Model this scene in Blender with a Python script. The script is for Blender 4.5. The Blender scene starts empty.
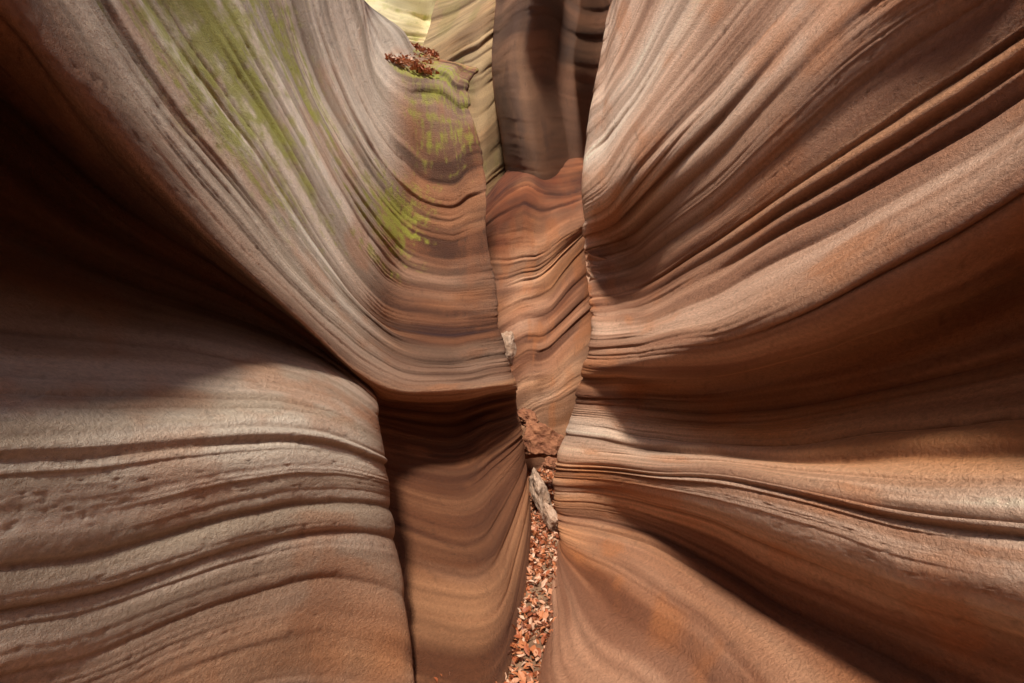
import bpy, math, random
import numpy as np
from mathutils import Vector, Euler, noise
random.seed(4)
# Rock surfaces are tabulated as image pixel x, y and assigned depth (metres)
# from the camera; W turns an entry into world coordinates.
F=455.1
def W(b,e,r): return ((b-512)/F*r, r, (341.5-e)/F*r)

# ---------- helpers ----------
def cr(P,n):
    K=P.shape[0]
    d=P[1:]-P[:-1]; L=np.linalg.norm(d,axis=-1,keepdims=True)+1e-9
    m=np.zeros_like(P); m[0]=d[0]; m[-1]=d[-1]
    m[1:-1]=.5*(d[1:]+d[:-1])
    lim=1.35*np.minimum(L[1:],L[:-1]); ml=np.linalg.norm(m[1:-1],axis=-1,keepdims=True)+1e-9
    m[1:-1]*=np.minimum(1,lim/ml)
    out=[]
    for i in range(K-1):
        for a in np.arange(n)/n:
            a2=a*a;a3=a2*a
            out.append((2*a3-3*a2+1)*P[i]+(a3-2*a2+a)*m[i]+(-2*a3+3*a2)*P[i+1]+(a3-a2)*m[i+1])
    out.append(P[-1]); return np.array(out)
def vnoise(x,y,seed):
    r=np.random.RandomState(seed).rand(256,256)*2-1
    xi=np.floor(x).astype(int); yi=np.floor(y).astype(int)
    fx=x-xi; fy=y-yi
    fx=fx*fx*fx*(fx*(fx*6-15)+10); fy=fy*fy*fy*(fy*(fy*6-15)+10)
    g=lambda a,b:r[a%256,b%256]
    return (g(xi,yi)*(1-fx)+g(xi+1,yi)*fx)*(1-fy)+(g(xi,yi+1)*(1-fx)+g(xi+1,yi+1)*fx)*fy
def fbm(x,y,seed,o=4):
    s=0;a=1;t=0
    for i in range(o):
        s=s+a*vnoise(x*2**i+3.1*i,y*2**i+7.7*i,seed+i); t+=a; a*=.5
    return s/t
def layers(seed,mean,pw=.6,sk=.6,lo=-6,hi=40):
    r=np.random.RandomState(seed); xs=np.arange(lo,hi,0.002)
    k=[lo]
    while k[-1]<hi: k.append(k[-1]+mean*math.exp(r.normal(0,.65)))
    k=np.array(k); amp=0.2+0.8*r.rand(len(k)); gap=r.rand(len(k))
    i=np.clip(np.searchsorted(k,xs,side='right')-1,0,len(k)-2)
    t=(xs-k[i])/(k[i+1]-k[i])
    prof=np.power(np.clip(np.sin(np.pi*np.clip(t,0,1)**sk),0,1),pw)
    h=(prof-.7)*amp[i]+ (gap[i]-.5)*.5
    g=np.exp(-(np.minimum(t,1-t)*(k[i+1]-k[i])/(mean*.06))**2)*amp[i]
    n=max(5,int(mean*.10/.002)); ker=np.hanning(n+2); ker/=ker.sum()
    return xs,np.convolve(h,ker,'same'),g
def mesh_grid(name,S,col,mat,flip=False):
    n,m,_=S.shape
    me=bpy.data.meshes.new(name)
    idx=np.arange(n*m).reshape(n,m)
    q=np.stack([idx[:-1,:-1],idx[1:,:-1],idx[1:,1:],idx[:-1,1:]],-1).reshape(-1,4)
    if flip: q=q[:,::-1]
    me.vertices.add(n*m); me.vertices.foreach_set('co',S.reshape(-1).astype(np.float32))
    me.loops.add(q.size); me.loops.foreach_set('vertex_index',q.reshape(-1).astype(np.int32))
    me.polygons.add(len(q)); me.polygons.foreach_set('loop_start',np.arange(0,q.size,4,dtype=np.int32))
    me.polygons.foreach_set('loop_total',np.full(len(q),4,dtype=np.int32))
    me.update(calc_edges=True)
    me.polygons.foreach_set('use_smooth',np.ones(len(q),dtype=bool))
    if col is not None:
        a=me.attributes.new('rock_col','FLOAT_COLOR','POINT')
        c=np.ones((n*m,4),dtype=np.float32); c[:,:3]=col.reshape(-1,3); a.data.foreach_set('color',c.reshape(-1))
    me.materials.append(mat)
    o=bpy.data.objects.new(name,me); bpy.context.scene.collection.objects.link(o); return o
def N(nt,t,**k):
    n=nt.nodes.new(t)
    for a,b in k.items(): setattr(n,a,b)
    return n
def rock_mat(name):
    m=bpy.data.materials.new(name); m.use_nodes=True; nt=m.node_tree; L=nt.links
    b=nt.nodes['Principled BSDF']; b.inputs['Roughness'].default_value=.64; b.inputs['Specular IOR Level'].default_value=.45
    at=N(nt,'ShaderNodeAttribute',attribute_name='rock_col')
    tc=N(nt,'ShaderNodeTexCoord')
    g=N(nt,'ShaderNodeTexNoise'); g.inputs['Scale'].default_value=65; g.inputs['Detail'].default_value=5; g.inputs['Roughness'].default_value=.8; L.new(tc.outputs['Object'],g.inputs['Vector'])
    rg=N(nt,'ShaderNodeMapRange'); rg.inputs['From Min'].default_value=.3; rg.inputs['From Max'].default_value=.7; rg.inputs['To Min'].default_value=.78; rg.inputs['To Max'].default_value=1.22; L.new(g.outputs['Fac'],rg.inputs[0])
    vm=N(nt,'ShaderNodeVectorMath',operation='SCALE'); L.new(at.outputs['Color'],vm.inputs[0]); L.new(rg.outputs[0],vm.inputs['Scale'])
    L.new(vm.outputs[0],b.inputs['Base Color'])
    bp=N(nt,'ShaderNodeBump'); bp.inputs['Distance'].default_value=.026; bp.inputs['Strength'].default_value=.9; L.new(g.outputs['Fac'],bp.inputs['Height'])
    L.new(bp.outputs[0],b.inputs['Normal'])
    return m
M_rock=rock_mat('sandstone')
PL=np.array([(.21,.075,.030),(.56,.28,.14),(.64,.52,.40),(.92,.83,.72),(.54,.22,.09)])
PR=np.array([(.31,.092,.032),(.82,.37,.155),(.80,.46,.30),(.95,.75,.60),(.72,.25,.07)])
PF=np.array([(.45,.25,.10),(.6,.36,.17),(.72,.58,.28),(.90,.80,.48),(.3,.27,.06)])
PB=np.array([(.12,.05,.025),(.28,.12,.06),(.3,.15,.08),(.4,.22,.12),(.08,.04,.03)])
def lerp(a,b,t): return a+(b-a)*t[...,None]
def ss(x,a,b): 
    t=np.clip((x-a)/(b-a),0,1); return t*t*(3-2*t)

def wall(name,rows,pal,side,seed,nu=26,nv=64,amp=.03,tonef=None,mossf=None,big=.015,ribf=None,finef=None,varn=None):
    P=np.array(rows,dtype=float)
    S=cr(P,nv); S=cr(S.transpose(1,0,2),nu)
    n,m,_=S.shape
    u=(np.arange(n)/nu)[:,None]*np.ones((1,m)); v=(np.arange(m)/nv)[None,:]*np.ones((n,1))
    du=np.gradient(S,axis=0); dv=np.gradient(S,axis=1)
    nr=np.cross(du,dv)*side; nr/=np.linalg.norm(nr,axis=2)[...,None]+1e-9
    vw=v+.35*fbm(u*.3,v*.4,seed+1,2)+.03*fbm(u*1.3,v*1.1,seed+5,2)
    rib=ribf(S,u,v) if ribf else 1.0
    fine=finef(S,u,v) if finef else 1.0
    xs,h1,g1=layers(seed,.66,.75,.7); _,h2,g2=layers(seed+2,.24,.6,.5); _,h3,g3=layers(seed+3,.09,.6,.5)
    a1=np.clip(.7+.9*fbm(u*.4,vw*.9,seed+20,2),.08,1.4); a2=np.clip(.5+1.5*fbm(u*.5,vw*1.6,seed+24,2),0.0,1.5)*fine; a3=np.clip(.35+1.6*fbm(u*.6,vw*2.2,seed+28,2),0,1.4)*fine
    D=amp*(np.interp(vw,xs,h1)*a1*1.4*rib+np.interp(vw,xs,h2)*a2*.8+np.interp(vw,xs,h3)*a3*.33)
    D+=big*fbm(u*.7,v*.7,seed+31,3)
    pit=fbm(u*16,v*9,seed+45,3); D+=.0012*fbm(u*30,v*14,seed+40,2)-.0028*ss(pit,.46,.62)
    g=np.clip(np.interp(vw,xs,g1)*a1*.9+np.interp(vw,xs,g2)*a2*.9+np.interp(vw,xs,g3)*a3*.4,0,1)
    S2=S+nr*D[...,None]
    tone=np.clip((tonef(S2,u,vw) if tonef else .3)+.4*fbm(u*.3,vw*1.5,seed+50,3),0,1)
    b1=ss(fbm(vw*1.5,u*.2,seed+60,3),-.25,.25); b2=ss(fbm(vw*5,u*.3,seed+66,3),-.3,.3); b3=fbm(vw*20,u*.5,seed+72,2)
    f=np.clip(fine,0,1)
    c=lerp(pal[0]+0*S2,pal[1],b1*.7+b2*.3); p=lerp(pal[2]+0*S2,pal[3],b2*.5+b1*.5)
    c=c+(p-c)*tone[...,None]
    c=c*(1-.34*(1-b2)*f)[...,None]*(1+.22*b3*(.3+.7*f))[...,None]
    mt=ss(fbm(u*1.3,v*1.6,seed+80,5),.1,.5)*.35; c=lerp(c,pal[4],mt)
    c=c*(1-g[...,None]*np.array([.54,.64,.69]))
    c=c*(1-.18*ss(pit,.46,.62))[...,None]
    if varn is not None:  # dark varnish together with painted-in shade, multiplied into the rock colour
        vsh=np.clip(varn(S2,u,v+.6*(vw-v))*(1+.35*fbm(u*.8,vw*3,seed+99,3)),0,1.3)
        c=c*(1-vsh[...,None]*np.array([.52,.62,.67]))
    if mossf is not None:
        mf=mossf(S2,u,v)+0*u
        mo=mf+.5*fbm(u*10,v*10,seed+90,5)+.3*b3+.4*fbm(vw*6,u*.5,seed+95,3)
        c=lerp(c,np.array((.37,.39,.045)),ss(mo,.32,1.0)*.85*ss(mf,.08,.2))
    return mesh_grid(name,S2,np.clip(c,.008,.92),M_rock,flip=(side<0))

# ---------- left wall ----------
Lp=[
[(100,1300,.8),(250,1110,1.0),(330,960,1.25),(380,860,1.5),(400,800,1.7),(416,775,1.8),(430,790,1.8),(505,790,1.8),(532,675,2.6),(530,540,4.2)],
[(-100,900,.8),(20,800,1.0),(150,745,1.22),(260,715,1.5),(340,705,1.8),(412,705,1.95),(421,712,1.97),(490,715,1.96),(523,612,2.72),(529,510,4.2)],
[(-150,740,.8),(0,655,.98),(130,620,1.22),(250,590,1.55),(335,575,1.88),(400,580,2.25),(396,590,2.6),(484,600,2.45),(513,552,3.15),(527,485,4.2)],
[(-150,590,.8),(0,535,.98),(130,520,1.22),(250,500,1.55),(330,492,1.9),(390,500,2.4),(380,500,3.0),(465,520,3.0),(500,490,3.6),(525,455,4.2)],
[(-150,440,.82),(0,430,1.0),(130,430,1.25),(250,432,1.58),(330,436,1.93),(385,455,2.45),(376,455,3.1),(455,470,3.45),(493,450,3.85),(521,430,4.15)],
[(-150,300,1.1),(0,335,1.32),(130,352,1.6),(250,370,1.92),(328,390,2.22),(378,420,2.56),(375,425,3.25),(450,440,3.8),(488,425,4.05),(518,415,4.25)],
[(-150,170,1.5),(0,230,1.8),(125,280,2.12),(245,318,2.45),(320,355,2.6),(375,398,2.76),(378,412,3.4),(448,420,4.05),(486,410,4.2),(516,402,4.25)],
[(-150,40,1.4),(0,120,1.68),(115,210,1.98),(225,275,2.32),(308,333,2.55),(368,385,2.8),(385,402,3.35),(448,405,3.9),(487,398,4.05),(516,392,4.05)],
[(-150,-120,.8),(0,20,1.05),(100,130,1.3),(200,230,1.7),(290,310,2.1),(360,372,2.6),(400,392,2.9),(450,392,3.2),(488,388,3.5),(517,383,3.9)],
[(-60,-250,1.1),(60,-50,1.35),(150,90,1.62),(230,190,2.0),(300,275,2.4),(360,335,2.85),(400,362,3.2),(450,368,3.5),(482,365,3.75),(508,360,4.0)],
[(40,-300,1.5),(110,-90,1.8),(190,50,2.1),(255,145,2.45),(315,235,2.8),(365,300,3.2),(400,328,3.6),(445,335,3.8),(475,332,3.9),(500,325,4.1)],
[(120,-350,2.1),(180,-130,2.4),(235,0,2.7),(285,95,3.0),(335,190,3.25),(372,250,3.6),(400,280,4.05),(445,290,4.25),(472,289,4.2),(495,285,4.2)],
[(200,-380,2.8),(240,-150,3.0),(278,-20,3.2),(310,70,3.45),(350,150,3.7),(385,205,4.1),(410,230,4.4),(445,240,4.45),(468,239,4.4),(487,235,4.35)],
[(270,-400,3.5),(300,-160,3.6),(322,-30,3.7),(345,50,3.9),(370,110,4.1),(395,150,4.3),(420,170,4.5),(450,175,4.55),(469,176,4.54),(484,175,4.55)],
[(330,-420,4.2),(345,-170,4.0),(355,-60,4.1),(362,0,4.2),(375,45,4.3),(392,68,4.4),(415,78,4.5),(440,82,4.6),(454,86,4.7),(466,90,4.8)],
]
zs=[-1.95,-1.4,-.95,-.6,-.25,0,.25,.45,.75,1.25,1.9,2.5,3.0,3.4,3.8]
xl=[-.4,-1.05,-1.2,-1.22,-1.2,-1.35,-1.5,-1.48,-1.22,-1.45,-1.75,-2.0,-2.3,-2.6,-3.0]
rows=[]
for j,r in enumerate(Lp):
    pts=[W(*p) for p in r]
    pre=[(0.05,-9,zs[j]),(xl[j]*.9,-6,zs[j]),(xl[j],-1.2+j*.08,zs[j])]
    x,y,z=pts[-1]
    post=[(x-.30,y+.35,z),(x-.55,y+1.6,z+.05),(x-.7,y+5,z+.1)]
    rows.append(pre+pts+post)
top=rows[-1]
rows.append([(x-(.5 if i<7 else .12),y+(.4 if i<7 else .9),z+(.5 if i<7 else .78)) for i,(x,y,z) in enumerate(top)])
rows.append([(x-2.5,y+1.2,z+.9) for i,(x,y,z) in enumerate(top)])
rows.append([(x-60,y+1.4,z+2) for i,(x,y,z) in enumerate(top)])
G=lambda a,c,w:np.exp(-((a-c)/w)**2)
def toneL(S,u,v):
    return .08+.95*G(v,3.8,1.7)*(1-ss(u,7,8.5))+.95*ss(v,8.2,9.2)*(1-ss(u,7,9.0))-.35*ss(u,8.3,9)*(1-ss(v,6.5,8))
def mossL(S,u,v):
    return .8*G(v,9.9,.8)*G(u,5.1,1.6)+.7*G(v,11.3,1.0)*G(u,5.4,1.9)+.9*G(v,12.0,.8)*G(u,8.4,1.0)+.6*G(v,14,.9)*ss(u,7.2,9)
fineL=lambda S,u,v: .3+1.1*ss(v,7.8,9.5)+.2*ss(u,8,10)
ribL=lambda S,u,v: .8+.3*ss(v,7,9)
varnShadeL=lambda S,u,v: .8*ss(u,8.2,9.6)*ss(v,8,9)*(1-ss(v,13.2,14))+.45*ss(u,8.3,9)*(1-ss(v,6,7))+.95*G(v,6.8,1.0)  # fin terms are browner rock; last term paints shade under the brow
wall('canyon_wall',rows,PL,1,101,tonef=toneL,mossf=mossL,finef=fineL,ribf=ribL,varn=varnShadeL)

# ---------- right wall ----------
Rp=[
[(760,1250,.9),(700,1090,1.1),(680,990,1.3),(650,910,1.5),(600,850,1.65),(545,790,1.8),(546,705,2.4),(559,600,3.6)],
[(800,1100,.95),(720,1000,1.1),(690,900,1.3),(655,820,1.5),(600,770,1.68),(540,712,1.95),(549,630,2.52),(558,545,3.66)],
[(1100,1000,.85),(960,860,1.0),(850,760,1.2),(760,683,1.5),(690,625,1.95),(620,580,2.5),(585,560,3.0),(561,537,3.6)],
[(1180,800,.86),(1024,710,1.07),(900,655,1.34),(790,605,1.72),(710,558,2.25),(640,528,2.9),(595,518,3.4),(556,512,3.88)],
[(1180,670,.78),(1024,615,.95),(900,582,1.19),(790,547,1.54),(710,517,2.05),(645,502,2.78),(597,494,3.4),(553,490,3.95)],
[(1180,550,.78),(1024,530,.95),(900,515,1.18),(790,495,1.5),(710,481,2.0),(645,475,2.68),(598,471,3.35),(555,468,4.0)],
[(1180,455,.86),(1024,460,1.07),(900,460,1.33),(790,460,1.72),(710,455,2.25),(650,450,2.88),(604,445,3.4),(563,440,4.0)],
[(1180,340,1.02),(1024,380,1.27),(900,405,1.6),(790,422,2.05),(710,425,2.6),(650,420,3.15),(610,416,3.45),(572,412,3.95)],
[(1180,210,1.0),(1024,290,1.28),(900,340,1.62),(790,375,2.1),(710,390,2.7),(650,390,3.25),(614,388,3.42),(580,385,3.9)],
[(1180,80,.80),(1024,190,1.0),(900,265,1.25),(790,320,1.6),(710,345,2.1),(650,358,2.62),(618,357,3.15),(588,355,3.85)],
[(1180,-60,.94),(1024,90,1.19),(900,180,1.47),(790,250,1.86),(710,295,2.38),(650,320,2.98),(619,323,3.5),(590,325,3.88)],
[(1180,-180,.98),(1024,-10,1.24),(900,90,1.53),(790,175,1.95),(710,235,2.55),(650,275,3.5),(618,284,4.0),(588,290,3.95)],
[(1150,-280,.98),(1000,-100,1.22),(890,-10,1.52),(790,80,1.92),(710,165,2.5),(645,225,3.55),(614,240,4.05),(585,250,3.95)],
[(1080,-350,1.3),(950,-190,1.6),(850,-80,1.92),(770,10,2.28),(700,90,2.72),(640,160,3.12),(611,190,3.45),(583,210,3.9)],
[(1000,-400,1.8),(890,-250,2.1),(800,-140,2.4),(730,-50,2.75),(675,30,3.15),(630,100,3.5),(606,134,3.7),(583,160,4.0)],
[(900,-450,2.4),(820,-310,2.7),(745,-200,2.95),(690,-100,3.25),(650,-20,3.6),(618,50,3.85),(606,75,4.0),(595,90,4.2)],
[(800,-500,3.1),(740,-370,3.3),(690,-260,3.5),(655,-160,3.7),(630,-80,3.95),(617,-20,4.15),(612,0,4.25),(610,10,4.4)],
[(740,-700,3.5),(720,-520,3.6),(680,-400,3.8),(655,-300,4.05),(640,-200,4.25),(630,-130,4.5),(624,-110,4.6),(620,-90,4.7)],
]
zr=[-1.95,-1.6,-1.3,-.95,-.65,-.4,-.2,.02,.25,.5,.8,1.15,1.55,2.0,2.5,2.9,3.4,3.8]
xr=[.35,.45,.9,1.15,1.12,1.1,1.15,1.3,1.3,1.08,1.15,1.2,1.3,1.4,1.6,1.9,2.2,2.4]
rows=[]
for j,r in enumerate(Rp):
    pts=[W(*p) for p in r]
    pre=[(0.0,-9,zr[j]),(xr[j]*.9,-6,zr[j]),(xr[j],-1.2+j*.06,zr[j])]
    x,y,z=pts[-1]
    post=[(x+.35,y+.4,z),(x+.6,y+1.6,z+.05),(x+.8,y+6,z+.1)]
    rows.append(pre+pts+post)
top=rows[-1]
rows.append([(x+2.5,y+.6,z+.9) for (x,y,z) in top])
rows.append([(x+60,y+.8,z+2) for (x,y,z) in top])
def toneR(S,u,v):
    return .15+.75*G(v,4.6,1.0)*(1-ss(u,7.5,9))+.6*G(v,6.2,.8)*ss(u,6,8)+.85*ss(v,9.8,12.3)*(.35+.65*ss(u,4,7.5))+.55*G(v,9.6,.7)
fineR=lambda S,u,v: .45+.35*ss(u,6,8)+.35*ss(v,11,13)
varnShadeR=lambda S,u,v: .85*G(v,7.6,.8)+.65*G(v,11,.6)*(1-ss(u,8,9))+.75*G(v,11.7,.8)*G(u,8.6,1.0)+.75*G(v,3,.4)  # recessed bands: shade painted into the colour on top of dark strata
wall('canyon_wall',rows,PR,-1,207,tonef=toneR,finef=fineR,ribf=lambda S,u,v:1.15,varn=varnShadeR)

# ---------- far geometry ----------
def sheet(name,grid,pal,side,seed,**k):
    return wall(name,[[W(*p) for p in r] for r in grid],pal,side,seed,**k)
g=[]
cx=[440,478,500,518,532,546,566,592,630]
t1=[236,218,198,186,184,190,196,190,176]
tp=[(226,7.4),(204,7.6),(180,8.0),(160,8.8),(150,9.3),(150,9.7),(150,10),(150,10),(150,10)]
prof=[(600,5.6),(500,5.6),(440,5.65),(390,5.7),(340,5.8),(290,5.95),(248,6.1)]
for j,(py,d) in enumerate(prof):
    r=[]
    for i,px in enumerate(cx):
        bow=[.8,.35,0,-.12,-.1,.0,.15,.5,1.0][i]
        sl=(515-px)*.8 + 6*math.sin(i*.9+j*.7)
        if j==6: sl*=.4
        r.append((px,py+sl*(1 if j else 0),d+bow*.8+.2*math.sin(j*1.15+i*.45)))
    g.append(r)
bw=[.8,.35,0,-.12,0,.2,.3,.5,1.0]
g.append([(px,t,6.7+b*.5) for px,t,b in zip(cx,t1,bw)])
g.append([(px,t,d) for px,(t,d) in zip(cx,tp)])
g.append([(px,t+6,d+1.5) for px,(t,d) in zip(cx,tp)])
sheet('sandstone_bend_wall',g,PR,1,305,nu=34,nv=50,amp=.04,finef=lambda S,u,v:1.0+0*u,ribf=lambda S,u,v:.4,tonef=lambda S,u,v:.2+0*u,varn=lambda S,u,v:.3+.9*ss(v,5.2,6.8)+.4*G(u,2,.8))  # colour darkened at the top and left to paint in shade
g=[]
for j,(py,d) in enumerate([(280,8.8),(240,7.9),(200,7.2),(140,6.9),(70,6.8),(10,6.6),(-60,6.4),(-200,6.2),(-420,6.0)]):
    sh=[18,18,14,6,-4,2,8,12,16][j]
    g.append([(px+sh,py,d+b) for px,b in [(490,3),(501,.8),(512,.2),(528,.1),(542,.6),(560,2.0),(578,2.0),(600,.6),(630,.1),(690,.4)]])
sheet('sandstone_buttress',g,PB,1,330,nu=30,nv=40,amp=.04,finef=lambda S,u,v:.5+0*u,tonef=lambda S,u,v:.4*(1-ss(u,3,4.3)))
g=[]
for j,(py,d) in enumerate([(330,8.4),(250,8.3),(200,8.3),(150,8.3),(100,8.4),(60,8.6),(30,9.0),(0,9.8)]):
    sh=[0,0,0,0,0,0,8,16][j]
    g.append([(px+sh,py-12*i,d+b) for i,(px,b) in enumerate([(420,1.5),(445,.7),(465,.2),(482,0),(500,.3),(525,1.0),(550,1.6)])])
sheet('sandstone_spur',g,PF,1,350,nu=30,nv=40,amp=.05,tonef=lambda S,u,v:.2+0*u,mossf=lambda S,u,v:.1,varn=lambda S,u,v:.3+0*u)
g=[]
for j,z in enumerate([-2.5,0,2,3.5,5,6.5,8,10,12.5]):
    g.append([(x,y+.18*max(z,0)+.7*math.sin(j*1.4+i*1.1),z+.5*math.sin(i*1.7)) for i,(x,y) in enumerate([(-14,13),(-8,12),(-5,11.2),(-3.4,10.4),(-2.4,11.2),(-1.7,10.1),(-1.2,11.3),(-.4,10.6),(1,11),(3,10),(7,11),(14,13)])])
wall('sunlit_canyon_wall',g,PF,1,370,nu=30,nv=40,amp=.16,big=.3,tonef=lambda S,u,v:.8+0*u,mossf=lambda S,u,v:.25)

# ---------- floor ----------
def simple_mat(name,c1,c2,sc,rough=.9):
    m=bpy.data.materials.new(name); m.use_nodes=True; nt=m.node_tree; b=nt.nodes['Principled BSDF']; b.inputs['Roughness'].default_value=rough
    tc=N(nt,'ShaderNodeTexCoord'); n=N(nt,'ShaderNodeTexNoise'); n.inputs['Scale'].default_value=sc; n.inputs['Detail'].default_value=7; n.inputs['Roughness'].default_value=.65; nt.links.new(tc.outputs['Object'],n.inputs['Vector'])
    r=N(nt,'ShaderNodeValToRGB'); r.color_ramp.elements[0].position=.35; r.color_ramp.elements[1].position=.68
    r.color_ramp.elements[0].color=(*c1,1); r.color_ramp.elements[1].color=(*c2,1)
    nt.links.new(n.outputs['Fac'],r.inputs[0]); nt.links.new(r.outputs[0],b.inputs['Base Color'])
    bp=N(nt,'ShaderNodeBump'); bp.inputs['Distance'].default_value=.05; bp.inputs['Strength'].default_value=.8; nt.links.new(n.outputs['Fac'],bp.inputs['Height']); nt.links.new(bp.outputs[0],b.inputs['Normal'])
    return m
M_floor=simple_mat('sandy_soil',(.15,.075,.04),(.35,.22,.13),9)
xx,yy=np.meshgrid(np.linspace(-4,4,160),np.linspace(-10,14,300),indexing='ij')
Z=-1.61+.04*fbm(xx*1.5+9,yy*1.5+40,900,3)
mesh_grid('canyon_floor',np.stack([xx,yy,Z],-1),None,M_floor)

def leaf_mat():
    m=bpy.data.materials.new('dry_leaf'); m.use_nodes=True; nt=m.node_tree; b=nt.nodes['Principled BSDF']; b.inputs['Roughness'].default_value=.6
    a=N(nt,'ShaderNodeAttribute',attribute_name='rnd')
    r=N(nt,'ShaderNodeValToRGB'); e=r.color_ramp.elements; e[0].color=(.15,.045,.02,1); e[1].color=(.72,.5,.36,1)
    for p,c in ((.25,(.38,.10,.035,1)),(.5,(.50,.18,.07,1)),(.8,(.58,.30,.18,1))):
        q=e.new(p); q.color=c
    nt.links.new(a.outputs['Fac'],r.inputs[0]); nt.links.new(r.outputs[0],b.inputs['Base Color']); return m
M_leaf=leaf_mat()
def leaves(name,pts,size,tilt=.6):
    V=[];Fc=[];A=[]
    for p in pts:
        s=size*random.uniform(.5,1.6); w=s*random.uniform(.35,.6); curl=s*random.uniform(-.3,.4)
        R=Euler((random.gauss(0,tilt),random.gauss(0,tilt),random.uniform(0,6.28))).to_matrix()
        loc=[(-s,0,curl),(-s*.35,w,curl*.3+w*.4),(s*.4,w*.8,curl*.2+w*.3),(s,0,curl),(s*.4,-w*.8,curl*.2+w*.3),(-s*.35,-w,curl*.3+w*.4),(-s*.35,0,0),(s*.4,0,0)]
        b=len(V); c=random.random()
        for l in loc: V.append(Vector(p)+R@Vector(l)); A.append(c)
        Fc+= [(b,b+6,b+1),(b+1,b+6,b+7,b+2),(b+2,b+7,b+3),(b,b+5,b+6),(b+5,b+4,b+7,b+6),(b+4,b+3,b+7)]
    me=bpy.data.meshes.new(name); me.from_pydata(V,[],Fc); at=me.attributes.new('rnd','FLOAT','POINT'); at.data.foreach_set('value',A)
    me.materials.append(M_leaf); o=bpy.data.objects.new(name,me); bpy.context.scene.collection.objects.link(o); return o
pts=[]
for i in range(13000):
    y=random.uniform(1.2,6.2); x=random.uniform(-.35,.65)
    pts.append((x,y,-1.61+random.random()*.05+.03*noise.noise(Vector((x*4,y*3,0)))))
leaves('leaf_litter',pts,.021)
pts=[]
for i in range(1800):
    t=random.random(); f=random.random()
    x,y,z=W(383+50*t,61+16*t,4.36+.19*t)
    pts.append((x-.12*f+random.gauss(0,.03),y+.9*f,z+.78*f+.025+.02*random.random()))
leaves('leaf_litter',pts,.023)

def rock(name,loc,scale,seed,mat,sub=6,rough=.25,facets=9,rot=(0,0,0)):
    import bmesh
    bm=bmesh.new(); bmesh.ops.create_icosphere(bm,subdivisions=sub,radius=1)
    r=random.Random(seed); pl=[(Vector((r.gauss(0,1),r.gauss(0,1),r.gauss(0,1))).normalized(),r.uniform(.45,.8)) for _ in range(facets)]
    for v in bm.verts:
        p=v.co.copy()
        for n,d in pl:
            k=p.dot(n)-d
            if k>0: p-=n*k*.95
        p+=p.normalized()*(noise.fractal(p*2.2+Vector((seed,0,0)),.8,2,6)*rough*.25)
        v.co=Vector((p.x*scale[0],p.y*scale[1],p.z*scale[2]))
    me=bpy.data.meshes.new(name); bm.to_mesh(me)
    for p in me.polygons: p.use_smooth=True
    me.materials.append(mat); o=bpy.data.objects.new(name,me); o.location=loc; o.rotation_euler=rot; bpy.context.scene.collection.objects.link(o); return o
M_boulder=simple_mat('red_boulder',(.2,.07,.035),(.46,.2,.1),12)
M_pale=simple_mat('pale_stone',(.38,.23,.15),(.68,.5,.38),12)
rock('boulder',W(541,440,4.6),(.33,.26,.27),3,M_boulder,facets=24,rot=(0,.5,0),rough=.5)
rock('boulder',W(524,418,5.0),(.22,.2,.12),7,M_boulder,facets=14,rot=(0,.5,.4),rough=.6)
rock('boulder',W(552,462,4.3),(.12,.12,.08),9,M_boulder,facets=14,rot=(0,.2,.4),rough=.6)
rock('chockstone',W(508,345,4.65),(.12,.12,.22),5,M_pale,rough=.4)
rock('sandstone_slab',W(540,492,4.3),(.12,.18,.33),15,M_pale,facets=16,rot=(-.35,-.32,0),rough=.4)
rock('sandstone_slab',W(551,522,3.85),(.08,.14,.19),21,M_pale,facets=16,rot=(-.2,-.5,.4),rough=.4)

# ---------- camera, light ----------
cam=bpy.data.cameras.new('camera'); cam.lens=16; cam.sensor_width=36; cam.clip_start=.02; cam.clip_end=500
co=bpy.data.objects.new('camera',cam); bpy.context.scene.collection.objects.link(co); co.rotation_euler=(math.radians(90),0,0); bpy.context.scene.camera=co
dirv=Vector((-.06,-.52,.85)).normalized()
el=math.asin(dirv.z); az=math.atan2(dirv.x,dirv.y)
w=bpy.data.worlds.new('World'); bpy.context.scene.world=w; w.use_nodes=True; nt=w.node_tree
sk=nt.nodes.new('ShaderNodeTexSky'); sk.sky_type='NISHITA'; sk.sun_disc=False; sk.sun_elevation=el; sk.sun_rotation=az
nt.links.new(sk.outputs[0],nt.nodes['Background'].inputs[0]); nt.nodes['Background'].inputs[1].default_value=.11
sl=bpy.data.lights.new('sun','SUN'); sl.energy=5; sl.angle=math.radians(7); sl.color=(1,.91,.78)
so=bpy.data.objects.new('sun',sl); bpy.context.scene.collection.objects.link(so); so.rotation_euler=dirv.to_track_quat('Z','Y').to_euler()
vs=bpy.context.scene.view_settings; vs.view_transform='Standard'; vs.look='None'; vs.exposure=0
